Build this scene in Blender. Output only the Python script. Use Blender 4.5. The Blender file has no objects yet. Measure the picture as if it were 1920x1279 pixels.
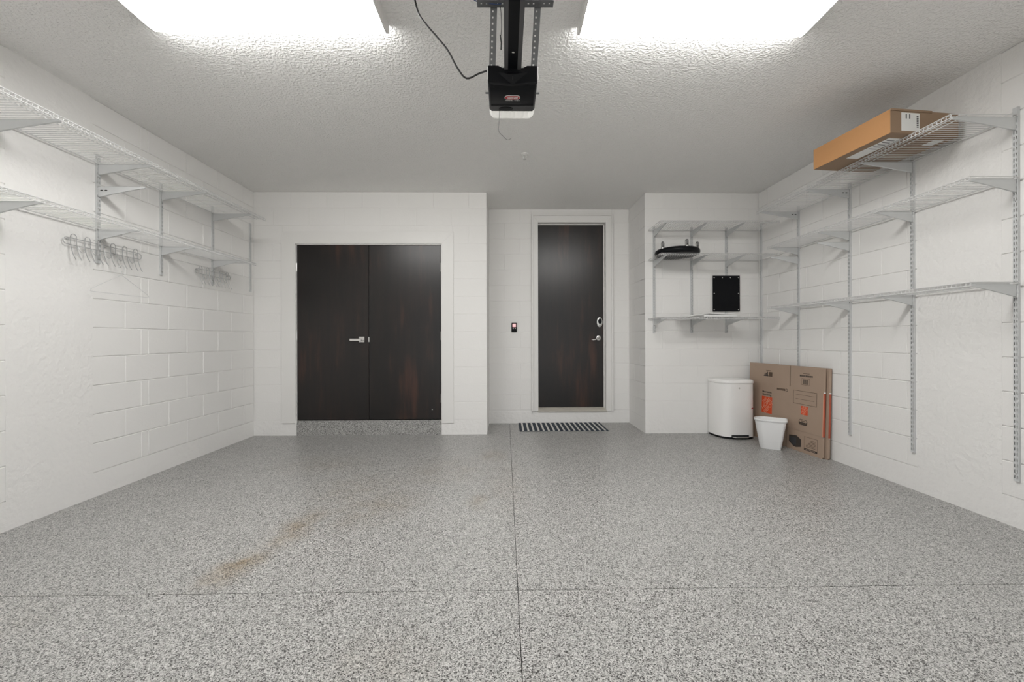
import bpy, bmesh, math, random
from mathutils import Vector, Matrix
random.seed(7)
PI = math.pi
SC = bpy.context.scene
COL = SC.collection

# ------------------------------------------------------------------ camera
F, YAW, ROLL, HY, CH = 779.18, .0156, -.0027, 635.74, 1.0996
cam_d = bpy.data.cameras.new('camera')
cam = bpy.data.objects.new('camera', cam_d); COL.objects.link(cam)
cam_d.sensor_width = 36.0; cam_d.sensor_fit = 'HORIZONTAL'
cam_d.lens = F / 1920 * 36.0
cam_d.shift_y = (HY - 639.5) / 1920
cam_d.clip_start = .02
cam.matrix_world = (Matrix.Translation((0, 0, CH)) @ Matrix.Rotation(-YAW, 4, 'Z')
                    @ Matrix.Rotation(PI / 2, 4, 'X') @ Matrix.Rotation(ROLL, 4, 'Z'))
SC.camera = cam

# ------------------------------------------------------------------ world, exposure
w = bpy.data.worlds.new('world'); SC.world = w; w.use_nodes = True
w.node_tree.nodes['Background'].inputs[0].default_value = (.80, .83, .88, 1)
w.node_tree.nodes['Background'].inputs[1].default_value = 1.0
sun_d = bpy.data.lights.new('sun', 'SUN'); sun_d.energy = 10; sun_d.angle = .01; sun_d.color = (1, .97, .93)
sun = bpy.data.objects.new('sun', sun_d); COL.objects.link(sun)      # high over the house, lights the added driveway so it bounces indoors
sun.rotation_euler = Vector((-.45, -.25, -.85)).to_track_quat('-Z', 'Y').to_euler()
vs = SC.view_settings
vs.view_transform = 'Standard'; vs.look = 'None'; vs.gamma = 1; vs.use_curve_mapping = False
vs.exposure = -0.05
LAMP = 38.0          # radiance of the fluorescent lenses

# room dimensions (metres)
XL, XR, XS, XN = -2.880, 2.952, 1.6206, -.215     # left, right, recess right, recess left
YB, YR, YF = 4.799, 5.425, -1.35                   # back wall, recess wall, front wall
ZC, ZB, HB = 2.792, .171, .2032                    # ceiling, first bed joint, course

# ------------------------------------------------------------------ mesh helpers
class MB:
    def __init__(s): s.v = []; s.f = []
    def add(s, vs, fs):
        n = len(s.v); s.v += [tuple(v) for v in vs]; s.f += [tuple(i + n for i in f) for f in fs]; return s
    def box(s, x0, x1, y0, y1, z0, z1, M=None):
        vs = [Vector(p) for p in ((x0,y0,z0),(x1,y0,z0),(x1,y1,z0),(x0,y1,z0),(x0,y0,z1),(x1,y0,z1),(x1,y1,z1),(x0,y1,z1))]
        if M: vs = [M @ v for v in vs]
        return s.add(vs, [(0,3,2,1),(4,5,6,7),(0,1,5,4),(1,2,6,5),(2,3,7,6),(3,0,4,7)])
    def tube(s, pts, r, n=6, closed=False, caps=True):
        P = [Vector(p) for p in pts]; m = len(P); rings = []
        up = None
        for i in range(m):
            a = P[(i - 1) % m] if (i or closed) else P[i]; b = P[(i + 1) % m] if (i < m - 1 or closed) else P[i]
            t = (b - a).normalized()
            if up is None: up = Vector((0,0,1)) if abs(t.z) < .9 else Vector((1,0,0))
            x = t.cross(up)
            if x.length < 1e-5: x = t.cross(Vector((0,1,0)))
            x.normalize(); up = x.cross(t).normalized()
            rr = r[i] if isinstance(r, (list, tuple)) else r
            rings.append([P[i] + rr * (math.cos(2*PI*k/n) * x + math.sin(2*PI*k/n) * up) for k in range(n)])
        vs = [p for R in rings for p in R]; fs = []
        for i in range(m if closed else m - 1):
            j = (i + 1) % m
            for k in range(n): fs.append((i*n+k, i*n+(k+1)%n, j*n+(k+1)%n, j*n+k))
        if caps and not closed:
            fs.append(tuple(range(n))[::-1]); fs.append(tuple((m-1)*n + k for k in range(n)))
        return s.add(vs, fs)
    def prism(s, poly, axis, a, b, M=None):
        """extrude 2-D polygon; axis 'x': poly=(y,z); 'y': poly=(x,z); 'z': poly=(x,y)"""
        n = len(poly)
        def mk(p, t):
            v = {'x': (t,p[0],p[1]), 'y': (p[0],t,p[1]), 'z': (p[0],p[1],t)}[axis]
            v = Vector(v); return M @ v if M else v
        vs = [mk(p, a) for p in poly] + [mk(p, b) for p in poly]
        fs = [tuple(range(n))[::-1], tuple(range(n, 2*n))] + [(i, (i+1)%n, n+(i+1)%n, n+i) for i in range(n)]
        return s.add(vs, fs)
    def lathe(s, prof, n=24, c=(0,0,0), M=None, cap0=True, cap1=True):
        vs = []; fs = []
        for r, z in prof:
            for k in range(n):
                v = Vector((c[0]+r*math.cos(2*PI*k/n), c[1]+r*math.sin(2*PI*k/n), c[2]+z)); vs.append(M @ v if M else v)
        for i in range(len(prof)-1):
            for k in range(n): fs.append((i*n+k, i*n+(k+1)%n, (i+1)*n+(k+1)%n, (i+1)*n+k))
        if cap0: fs.append(tuple(range(n))[::-1])
        if cap1: fs.append(tuple((len(prof)-1)*n+k for k in range(n)))
        return s.add(vs, fs)
    def loft(s, rings, cap0=True, cap1=True):
        n = len(rings[0]); vs = [p for R in rings for p in R]; fs = []
        for i in range(len(rings)-1):
            for k in range(n): fs.append((i*n+k, i*n+(k+1)%n, (i+1)*n+(k+1)%n, (i+1)*n+k))
        if cap0: fs.append(tuple(range(n))[::-1])
        if cap1: fs.append(tuple((len(rings)-1)*n+k for k in range(n)))
        return s.add(vs, fs)
    def mesh(s, name, mat, bevel=0, smooth=False, seg=2):
        me = bpy.data.meshes.new(name); me.from_pydata(s.v, [], s.f)
        bm = bmesh.new(); bm.from_mesh(me)
        bmesh.ops.recalc_face_normals(bm, faces=bm.faces)
        if bevel:
            es = [e for e in bm.edges if len(e.link_faces) == 2 and e.calc_face_angle(0) > .5]
            bmesh.ops.bevel(bm, geom=es, offset=bevel, segments=seg, affect='EDGES', profile=.5, clamp_overlap=True)
        for f in bm.faces: f.smooth = smooth
        if smooth:
            for e in bm.edges:
                e.smooth = not (len(e.link_faces) == 2 and e.calc_face_angle(0) > .75)
        bm.to_mesh(me); bm.free()
        me.materials.append(mat)
        return me
    def obj(s, name, mat, parent=None, bevel=0, smooth=False, seg=2):
        return link(name, s.mesh(name, mat, bevel, smooth, seg), parent)

def link(name, me, parent=None):
    o = bpy.data.objects.new(name, me); COL.objects.link(o)
    if parent: o.parent = parent
    return o
def tag(o, label, cat, group=None, kind=None):
    o['label'] = label; o['category'] = cat
    if group: o['group'] = group
    if kind: o['kind'] = kind
    return o
def struct(o, label, cat): return tag(o, label, cat, kind='structure')
def empty(name, loc=(0,0,0), rz=0):
    o = bpy.data.objects.new(name, None); COL.objects.link(o)
    o.location = loc; o.rotation_euler = (0,0,rz); o.empty_display_size = .05
    return o
def text_mesh(name, body, size, mat, depth=.0004, shear=0, space=1, bold=0):
    cu = bpy.data.curves.new(name, 'FONT'); cu.body = body; cu.size = size; cu.align_x = 'CENTER'; cu.align_y = 'CENTER'
    cu.extrude = depth; cu.shear = shear; cu.space_character = space; cu.offset = bold
    t = bpy.data.objects.new(name, cu); COL.objects.link(t)
    bpy.context.view_layer.update()
    me = bpy.data.meshes.new_from_object(t.evaluated_get(bpy.context.evaluated_depsgraph_get()))
    bpy.data.objects.remove(t); bpy.data.curves.remove(cu)
    me.name = name; me.materials.clear(); me.materials.append(mat)
    return me

# pixel -> ray of the photograph (1920 x 1279)
def ray(px, py):
    a, b = px - 960, py - 639.5
    cr, sr = math.cos(ROLL), math.sin(ROLL)
    u = a*cr + b*sr; v = -a*sr + b*cr - (HY - 639.5)
    xc, z = u/F, -v/F
    c, s = math.cos(YAW), math.sin(YAW)
    return Vector((xc*c + s, -xc*s + c, z))
def at(px, py, X=None, Y=None, Z=None):
    d = ray(px, py)
    t = X/d.x if X is not None else Y/d.y if Y is not None else (Z-CH)/d.z
    return Vector((0,0,CH)) + t*d

# ------------------------------------------------------------------ materials
def new_mat(name):
    m = bpy.data.materials.new(name); m.use_nodes = True
    nt = m.node_tree; return m, nt, nt.nodes['Principled BSDF']
def N(nt, t, **k):
    n = nt.nodes.new(t)
    for a, b in k.items():
        if a in n.inputs: n.inputs[a].default_value = b
        else: setattr(n, a, b)
    return n
def plain(name, col, rough=.5, metal=0, var=.04, scale=8, bump=0, bscale=60, spec=.5, coat=0):
    m, nt, b = new_mat(name)
    tc = N(nt, 'ShaderNodeTexCoord'); no = N(nt, 'ShaderNodeTexNoise', Scale=scale, Detail=4.0)
    nt.links.new(tc.outputs['Object'], no.inputs['Vector'])
    mx = N(nt, 'ShaderNodeMix', data_type='RGBA')
    mx.inputs[6].default_value = (*[c*(1-var) for c in col], 1); mx.inputs[7].default_value = (*[min(1, c*(1+var)) for c in col], 1)
    nt.links.new(no.outputs['Fac'], mx.inputs[0]); nt.links.new(mx.outputs[2], b.inputs['Base Color'])
    b.inputs['Roughness'].default_value = rough; b.inputs['Metallic'].default_value = metal
    b.inputs['Specular IOR Level'].default_value = spec; b.inputs['Coat Weight'].default_value = coat
    if bump:
        n2 = N(nt, 'ShaderNodeTexNoise', Scale=bscale, Detail=3.0); nt.links.new(tc.outputs['Object'], n2.inputs['Vector'])
        bp = N(nt, 'ShaderNodeBump', Strength=1.0, Distance=bump)
        nt.links.new(n2.outputs['Fac'], bp.inputs['Height']); nt.links.new(bp.outputs['Normal'], b.inputs['Normal'])
    return m

WALLC = (.84, .83, .812)
M = {}
M['wall'] = plain('white_masonry_paint', WALLC, .5, var=.015, scale=3, bump=.0012, bscale=70)
M['plaster'] = plain('white_painted_plaster', WALLC, .5, var=.015, scale=3, bump=.007, bscale=26)
M['curb'] = plain('white_painted_footing', WALLC, .5, var=.02, scale=5, bump=.006, bscale=22)
M['trim'] = plain('white_trim_paint', (.81, .80, .78), .38, var=.01)
M['wire'] = plain('white_epoxy_wire', (.66, .66, .655), .32, var=.01)
M['hookwire'] = plain('grey_coated_wire', (.44, .44, .44), .35, metal=.3, var=.03)
M['rail'] = plain('pale_grey_enamel', (.60, .61, .61), .35, var=.01)
M['bracket'] = plain('grey_enamel_bracket', (.62, .63, .63), .38, var=.01)
M['dark'] = plain('dark_slot', (.02, .02, .02), .7)
M['black'] = plain('black_plastic', (.006, .0065, .008), .36, var=.1, spec=.15)
M['blackmetal'] = plain('black_painted_steel', (.03, .03, .032), .35, var=.1)
M['railgrey'] = plain('grey_painted_steel', (.085, .085, .088), .4, var=.1)
M['galv'] = plain('galvanised_steel', (.17, .175, .18), .5, metal=.5, var=.25, scale=40)
M['chrome'] = plain('satin_chrome', (.68, .67, .65), .25, metal=1)
M['steel'] = plain('brushed_steel', (.62, .62, .60), .35, metal=.9)
M['whiteplastic'] = plain('white_plastic', (.82, .82, .81), .35, var=.01)
M['bagpaper'] = plain('white_paper', (.84, .84, .83), .6, var=.02)
def mat_opal():
    m, nt, b = new_mat('translucent_lens'); b.inputs['Base Color'].default_value = (.9, .9, .88, 1); b.inputs['Roughness'].default_value = .3
    b.inputs['Emission Color'].default_value = (1, .97, .92, 1); b.inputs['Emission Strength'].default_value = .32
    tr = N(nt, 'ShaderNodeBsdfTranslucent'); tr.inputs[0].default_value = (.92, .92, .90, 1)
    mx = N(nt, 'ShaderNodeMixShader'); mx.inputs[0].default_value = .55
    nt.links.new(b.outputs[0], mx.inputs[1]); nt.links.new(tr.outputs[0], mx.inputs[2])
    nt.links.new(mx.outputs[0], nt.nodes['Material Output'].inputs['Surface']); return m
M['opal'] = mat_opal()
M['canpaint'] = plain('white_enamel_can', (.88, .87, .855), .25, var=.01)
M['binplastic'] = plain('white_bin_plastic', (.86, .86, .86), .35, var=.01)
M['cord'] = plain('black_rubber', (.015, .015, .015), .5)
M['red'] = plain('red_print', (.45, .02, .03), .4)
M['pink'] = plain('red_button', (.72, .22, .26), .35)
M['greyrubber'] = plain('grey_wheel', (.20, .20, .20), .5)
M['ink'] = plain('black_ink', (.045, .035, .03), .7)
M['inkbrown'] = plain('brown_ink', (.10, .065, .042), .7)
M['inkgrey'] = plain('grey_ink', (.05, .05, .055), .7)
M['orange'] = plain('orange_ink', (.66, .075, .018), .6)
M['orangepale'] = plain('pale_orange_ink', (.72, .30, .19), .6)
M['label'] = plain('white_label', (.78, .78, .76), .5)
M['kraft'] = plain('kraft_cardboard', (.385, .285, .215), .75, var=.06, scale=6)
M['kraftlit'] = plain('lamplit_cardboard', (.46, .235, .095), .7, var=.06, scale=6)  # carton long side, lamp light put into the colour
M['kraftshade'] = plain('shaded_cardboard', (.29, .195, .125), .75, var=.06, scale=6)  # rest of the carton, shade put into the colour
M['kraftdark'] = plain('cardboard_edge', (.20, .135, .09), .8, var=.1, scale=60)
M['navy'] = plain('navy_mat', (.020, .030, .045), .85, var=.2, scale=200, bump=.001, bscale=400)
M['cream'] = plain('cream_stripe', (.62, .61, .58), .85, var=.1, scale=200, bump=.001, bscale=400)
M['sill'] = plain('beige_sill', (.55, .52, .46), .5, var=.05)
M['blue'] = plain('blue_wire', (.03, .06, .16), .45)

def mat_ceiling():
    m, nt, b = new_mat('knockdown_ceiling'); L = nt.links.new
    b.inputs['Base Color'].default_value = (.90, .892, .875, 1); b.inputs['Roughness'].default_value = .8; b.inputs['Specular IOR Level'].default_value = .2
    tc = N(nt, 'ShaderNodeTexCoord')
    n1 = N(nt, 'ShaderNodeTexNoise', Scale=62.0, Detail=2.5, Roughness=.5); L(tc.outputs['Object'], n1.inputs['Vector'])
    r1 = N(nt, 'ShaderNodeMapRange', interpolation_type='SMOOTHSTEP'); r1.inputs['From Min'].default_value = .38; r1.inputs['From Max'].default_value = .66
    L(n1.outputs['Fac'], r1.inputs['Value'])
    bp = N(nt, 'ShaderNodeBump', Strength=.9, Distance=.0034); L(r1.outputs[0], bp.inputs['Height']); L(bp.outputs['Normal'], b.inputs['Normal'])
    return m
M['ceiling'] = mat_ceiling()

def mat_floor():
    m, nt, b = new_mat('epoxy_flake_floor'); L = nt.links.new
    geo = N(nt, 'ShaderNodeNewGeometry')
    nz = N(nt, 'ShaderNodeTexNoise', Scale=220.0, Detail=2.0); L(geo.outputs['Position'], nz.inputs['Vector'])
    sub = N(nt, 'ShaderNodeVectorMath', operation='SUBTRACT'); L(nz.outputs['Color'], sub.inputs[0]); sub.inputs[1].default_value = (.5,.5,.5)
    sc = N(nt, 'ShaderNodeVectorMath', operation='SCALE'); L(sub.outputs[0], sc.inputs[0]); sc.inputs['Scale'].default_value = .007
    ad = N(nt, 'ShaderNodeVectorMath', operation='ADD'); L(geo.outputs['Position'], ad.inputs[0]); L(sc.outputs[0], ad.inputs[1])
    vo = N(nt, 'ShaderNodeTexVoronoi', Scale=290.0); L(ad.outputs[0], vo.inputs['Vector'])
    se = N(nt, 'ShaderNodeSeparateColor'); L(vo.outputs['Color'], se.inputs[0])
    rp = N(nt, 'ShaderNodeValToRGB'); cr = rp.color_ramp; cr.interpolation = 'CONSTANT'
    cols = [(0, (.022,.021,.019)), (.16, (.125,.122,.116)), (.29, (.31,.306,.292)), (.55, (.45,.444,.430)), (.84, (.62,.613,.595))]
    cr.elements[0].position = 0; cr.elements[0].color = (*cols[0][1], 1)
    cr.elements[1].position = cols[1][0]; cr.elements[1].color = (*cols[1][1], 1)
    for p, c in cols[2:]:
        e = cr.elements.new(p); e.color = (*c, 1)
    L(se.outputs[0], rp.inputs['Fac'])
    # brown tyre and rust stains, each with a place and outline of its own
    n2 = N(nt, 'ShaderNodeTexNoise', Scale=7.0, Detail=5.0, Roughness=.65); L(geo.outputs['Position'], n2.inputs['Vector'])
    tot = None
    for (x, y, sx, sy, rot, amp) in [(-1.30,2.03,.13,.22,-.25,1.0), (-1.22,2.45,.14,.34,-.1,.65), (-.85,2.75,.30,.40,-.6,.40), (-.18,2.82,.10,.16,0,.55), (-.12,3.92,.16,.22,0,.55),
                                     (-1.05,3.05,.40,.45,.5,.28), (-.50,3.5,.45,.45,0,.28), (-1.6,3.7,.5,.35,0,.25), (.0,3.2,.2,.7,0,.22), (-2.0,1.5,.3,.4,0,.18), (-.45,1.4,.25,.22,0,.22)]:
        mp = N(nt, 'ShaderNodeMapping', vector_type='TEXTURE'); mp.inputs['Location'].default_value = (x, y, 0)
        mp.inputs['Rotation'].default_value = (0,0,rot); mp.inputs['Scale'].default_value = (sx, sy, 1); L(geo.outputs['Position'], mp.inputs['Vector'])
        ln = N(nt, 'ShaderNodeVectorMath', operation='LENGTH'); L(mp.outputs[0], ln.inputs[0])
        mr = N(nt, 'ShaderNodeMapRange', interpolation_type='SMOOTHSTEP'); mr.inputs['From Min'].default_value = 1.25; mr.inputs['From Max'].default_value = .1
        mr.inputs['To Max'].default_value = amp; L(ln.outputs['Value'], mr.inputs['Value'])
        if tot is None: tot = mr.outputs[0]
        else:
            a = N(nt, 'ShaderNodeMath', operation='MAXIMUM'); L(tot, a.inputs[0]); L(mr.outputs[0], a.inputs[1]); tot = a.outputs[0]
    nm = N(nt, 'ShaderNodeMapRange'); nm.inputs['From Min'].default_value = .32; nm.inputs['From Max'].default_value = .66; L(n2.outputs['Fac'], nm.inputs['Value'])
    st = N(nt, 'ShaderNodeMath', operation='MULTIPLY'); L(tot, st.inputs[0]); L(nm.outputs[0], st.inputs[1])
    mx = N(nt, 'ShaderNodeMix', data_type='RGBA', blend_type='MULTIPLY'); L(st.outputs[0], mx.inputs[0]); L(rp.outputs['Color'], mx.inputs[6])
    mx.inputs[7].default_value = (.64, .50, .33, 1)
    L(mx.outputs[2], b.inputs['Base Color'])
    n3 = N(nt, 'ShaderNodeTexNoise', Scale=2.2, Detail=4.0); L(geo.outputs['Position'], n3.inputs['Vector'])
    rr = N(nt, 'ShaderNodeMapRange'); rr.inputs['To Min'].default_value = .28; rr.inputs['To Max'].default_value = .42; L(n3.outputs['Fac'], rr.inputs['Value'])
    L(rr.outputs[0], b.inputs['Roughness'])
    bp = N(nt, 'ShaderNodeBump', Strength=.25, Distance=.0012); L(se.outputs[1], bp.inputs['Height']); L(bp.outputs['Normal'], b.inputs['Normal'])
    return m
M['floor'] = mat_floor()

def mat_door(name, seed):
    m, nt, b = new_mat(name); L = nt.links.new
    tc = N(nt, 'ShaderNodeTexCoord')
    mp = N(nt, 'ShaderNodeMapping'); mp.inputs['Scale'].default_value = (14, 14, 1.2); mp.inputs['Location'].default_value = (seed, seed*2, seed); L(tc.outputs['Object'], mp.inputs['Vector'])
    n1 = N(nt, 'ShaderNodeTexNoise', Scale=1.0, Detail=6.0, Roughness=.62); L(mp.outputs[0], n1.inputs['Vector'])
    m2 = N(nt, 'ShaderNodeMapping'); m2.inputs['Scale'].default_value = (2.6, 2.6, 1.1); m2.inputs['Location'].default_value = (seed*3, 0, seed); L(tc.outputs['Object'], m2.inputs['Vector'])
    n2 = N(nt, 'ShaderNodeTexNoise', Scale=1.0, Detail=3.0); L(m2.outputs[0], n2.inputs['Vector'])
    mu = N(nt, 'ShaderNodeMath', operation='MULTIPLY'); L(n1.outputs['Fac'], mu.inputs[0]); L(n2.outputs['Fac'], mu.inputs[1])
    rp = N(nt, 'ShaderNodeValToRGB'); cr = rp.color_ramp
    cr.elements[0].position = .18; cr.elements[0].color = (.0065, .0046, .0040, 1)
    cr.elements[1].position = .44; cr.elements[1].color = (.055, .022, .014, 1)
    e = cr.elements.new(.28); e.color = (.0125, .0075, .0060, 1)
    L(mu.outputs[0], rp.inputs['Fac']); L(rp.outputs['Color'], b.inputs['Base Color'])
    b.inputs['Roughness'].default_value = .30; b.inputs['Specular IOR Level'].default_value = .55
    bp = N(nt, 'ShaderNodeBump', Strength=.2, Distance=.001); L(n1.outputs['Fac'], bp.inputs['Height']); L(bp.outputs['Normal'], b.inputs['Normal'])
    return m
M['doorA'] = mat_door('espresso_stain', 1.3); M['doorB'] = mat_door('espresso_stain_dark', 7.7)

def mat_emit(name, col, s):
    m, nt, b = new_mat(name)
    b.inputs['Base Color'].default_value = (.85, .85, .85, 1)
    b.inputs['Emission Color'].default_value = (*col, 1); b.inputs['Emission Strength'].default_value = s
    return m
M['lens'] = mat_emit('lit_acrylic_lens', (1.0, .99, .97), LAMP)
M['lens_side'] = mat_emit('lit_acrylic_lens_side', (1.0, .99, .97), LAMP*.78)
M['led'] = mat_emit('lit_red_button', (1.0, .18, .22), .55)

# ------------------------------------------------------------------ floor, ceiling
G = .003
floor = MB().box(XL-.2, XR+.2, YF-.2, YR+.2, -.12, -.008).obj('floor', M['dark'])
struct(floor, 'grey speckled epoxy flake garage floor with saw cut joints', 'floor')
XJ, YJ = .0512, 1.818
for x0, x1 in ((XL-.02, XJ-G/2), (XJ+G/2, XR+.02)):
    for y0, y1 in ((YF-.02, YJ-G/2), (YJ+G/2, YR+.02)):
        MB().box(x0, x1, y0, y1, -.009, 0).obj('slab', M['floor'], floor)
ceil = MB().box(XL-.2, XR+.2, YF-.2, YR+.2, ZC, ZC+.1).obj('ceiling', M['ceiling'])
struct(ceil, 'pale grey knockdown textured ceiling', 'ceiling')

# ------------------------------------------------------------------ masonry walls
REC = .0055
RECB = .0026
_bc = {}
def block_mesh(wd, h, jt):
    k = (round(wd, 3), round(h, 3), jt)
    if k not in _bc:
        a, c, t = wd/2, .0030*jt, h/2
        v = [(-a,-.012,-t),(a,-.012,-t),(a,-.012,t),(-a,-.012,t), (-a,-c,-t),(a,-c,-t),(a,-c,t),(-a,-c,t),
             (-a+c,0,-t+c),(a-c,0,-t+c),(a-c,0,t-c),(-a+c,0,t-c)]
        f = [(8,9,10,11)]
        for r0, r1 in ((0,4),(4,8)):
            f += [(r0+i, r0+(i+1)%4, r1+(i+1)%4, r1+i) for i in range(4)]
        mb = MB(); mb.add(v, f); _bc[k] = mb.mesh('block', M['wall'])
    return _bc[k]
def masonry(parent, rz, plane, u0, u1, phase, holes=(), extra=None, jt=1.0, ztop=ZC, gap=.0046, vmin=0):
    """rz: 0 faces +Y.. blocks face local +y; u = world coordinate along wall"""
    k = 0
    while ZB + k*HB < ztop - .02:
        z0, z1 = ZB + k*HB, min(ztop, ZB + (k+1)*HB)
        iv = [(u0, u1)]
        for (a, b, c, d) in holes:
            if min(z1, d) - max(z0, c) > .3*(z1-z0):
                nv = []
                for (p, q) in iv:
                    if b <= p or a >= q: nv.append((p, q)); continue
                    if a > p: nv.append((p, a))
                    if b < q: nv.append((b, q))
                iv = nv
        ph = phase + (0 if k % 2 else HB)
        cuts = [ph + n*2*HB for n in range(-30, 30)] if z0 > vmin else []
        if extra and k % 2 == 0: cuts.append(extra)
        for (p, q) in iv:
            xs = [p] + sorted(c for c in cuts if p+.075 < c < q-.05) + [q]
            for a, b in zip(xs[:-1], xs[1:]):
                o = link('block', block_mesh(b-a-gap, z1-z0-gap, jt), parent)
                u = (a+b)/2; zc = (z0+z1)/2
                o.rotation_euler = (0,0,rz)
                o.location = {'x': (plane[1], u, zc), 'y': (u, plane[1], zc)}[plane[0]]
        k += 1
D = .003   # mortar face behind the block face
# left wall
wl = MB().box(XL-.15, XL-REC, YF, YB+.15, -.02, ZC+.02).obj('wall_left', M['wall'])
struct(wl, 'white painted concrete block wall on the left with shelf standards', 'wall')
masonry(wl, -PI/2, ('x', XL), 1.4, YB, 3.193, holes=[(2.445, 2.938, 0, 3)], extra=3.329)
MB().box(XL-.02, XL+.0012, 2.437, 2.945, ZB-.004, ZC).obj('plaster_patch', M['plaster'], wl)
MB().box(XL-.02, XL, YF, 1.4, ZB, ZC).obj('plaster_patch', M['plaster'], wl)
MB().box(XL-.02, XL+.001, YF, YB, 0, ZB-.001).obj('footing', M['curb'], wl)
# right wall
wr = MB().box(XR+REC, XR+.15, YF, YB+.15, -.02, ZC+.02).obj('wall_right', M['wall'])
struct(wr, 'white painted concrete block wall on the right with long shelf standards', 'wall')
masonry(wr, PI/2, ('x', XR), 1.4, YB, 3.2127, holes=[(2.433, 2.926, 0, 3)])
MB().box(XR-.0012, XR+.02, 2.425, 2.934, ZB-.004, ZC).obj('plaster_patch', M['plaster'], wr)
MB().box(XR, XR+.02, YF, 1.4, ZB, ZC).obj('plaster_patch', M['plaster'], wr)
MB().box(XR-.001, XR+.02, YF, YB, 0, ZB-.001).obj('footing', M['curb'], wr)
# back wall around the double door
DX0, DX1, DZ0, DZ1 = -2.402, -.733, .165, 2.196
wb = MB().box(XL-.15, DX0, YB+RECB, YB+.2, -.02, ZC+.02).box(DX1, XN-RECB, YB+RECB, YB+.2, -.02, ZC+.02) \
    .box(DX0, DX1, YB+RECB, YB+.2, DZ1, ZC+.02).obj('wall_back', M['wall'])
struct(wb, 'white painted block wall around the dark double door', 'wall')
masonry(wb, PI, ('y', YB), XL, XN, XN, holes=[(-2.55, -.61, 0, 2.30)], vmin=1.9, jt=.7, gap=.0032)
MB().box(XL, DX0+.005, YB-.001, YB+.02, 0, ZB-.001).obj('footing', M['curb'], wb)
MB().box(DX1-.005, XN, YB-.001, YB+.02, 0, ZB-.001).obj('footing', M['curb'], wb)
# back wall right of the recess
w2 = MB().box(XS+RECB, XR+.15, YB+RECB, YB+.15, -.02, ZC+.02).obj('wall_back_right', M['wall'])
struct(w2, 'white painted block wall behind the short wire shelves', 'wall')
masonry(w2, PI, ('y', YB), XS, XR, XS, jt=.7, gap=.0032)
MB().box(XS, XR, YB-.001, YB+.02, 0, ZB-.001).obj('footing', M['curb'], w2)
# recess walls
RX0, RX1, RZ0, RZ1 = .425, 1.315, .165, 2.622
wc = MB().box(XN-.15, RX0, YR+RECB, YR+.2, -.02, ZC+.02).box(RX1, XS+.15, YR+RECB, YR+.2, -.02, ZC+.02) \
    .box(RX0, RX1, YR+RECB, YR+.2, RZ1, ZC+.02).box(RX0, RX1, YR+RECB, YR+.2, -.02, RZ0-.02).obj('wall_recess', M['wall'])
struct(wc, 'white painted block wall of the recess around the single door', 'wall')
masonry(wc, PI, ('y', YR), XN, XS, -.01, holes=[(.36, 1.39, 0, 2.71)], jt=.7, gap=.0032)
MB().box(XN, XS, YR-.001, YR+.02, 0, ZB-.02).obj('footing', M['curb'], wc)
wn = MB().box(XN-.15, XN-RECB, YB+.02, YR+.1, -.02, ZC+.02).obj('wall_recess_left', M['wall'])
struct(wn, 'narrow white block return on the left side of the door recess', 'wall')
masonry(wn, -PI/2, ('x', XN), YB+.001, YR, YB+.2, jt=.7, gap=.0032)
MB().box(XN-.02, XN+.001, YB+.02, YR, 0, ZB-.001).obj('footing', M['curb'], wn)
wm = MB().box(XS+RECB, XS+.15, YB+.02, YR+.1, -.02, ZC+.02).obj('wall_recess_right', M['wall'])
struct(wm, 'white block return on the right side of the door recess', 'wall')
masonry(wm, PI/2, ('x', XS), YB+.001, YR, YB+.2, jt=.7, gap=.0032)
MB().box(XS-.001, XS+.02, YB+.02, YR, 0, ZB-.001).obj('footing', M['curb'], wm)
wf = MB().box(XL-.15, -2.45, YF-.2, YF, -.02, ZC+.02).box(2.5, XR+.15, YF-.2, YF, -.02, ZC+.02).box(-2.45, 2.5, YF-.2, YF, 2.25, ZC+.02).obj('wall_front', M['plaster'])  # unseen doorway, left open so bounced daylight lifts the ceiling
struct(wf, 'white front wall with unseen garage doorway, assumed open to let in fill daylight', 'wall')
dr = MB().box(-14, 14, -18, YF-.2, -.15, -.02).obj('floor_outside', plain('driveway_concrete', (.52, .51, .48), .8, var=.08, bump=.002))  # added out of view, throws sunlight onto ceiling and upper walls
struct(dr, 'unseen pale concrete driveway added to bounce sunlight through the doorway', 'driveway')

# ------------------------------------------------------------------ double door
d1 = empty('door_1', ((DX0+DX1)/2, YB, DZ0)); struct(d1, 'pair of dark espresso wooden doors with a chrome lever', 'door')
def place(o, parent):            # keep world coordinates of a mesh built in world space
    o.parent = parent; o.matrix_parent_inverse = Matrix.Translation(-Vector(parent.location)) if not any(parent.rotation_euler) else parent.matrix_world.inverted()
    return o
XM = -1.573
lf1 = place(MB().box(DX0+.012, XM-.002, YB+.012, YB+.052, DZ0+.012, DZ1-.012).obj('door_leaf', M['doorA'], bevel=.002), d1)
lf2 = place(MB().box(XM+.002, DX1-.012, YB+.012, YB+.052, DZ0+.012, DZ1-.012).obj('door_leaf', M['doorB'], bevel=.002), d1)
lf1['label'] = 'left dark brown leaf with reddish streaks'; lf2['label'] = 'right near black leaf'
def sub(o, parent): o.parent = parent; return o
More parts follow.
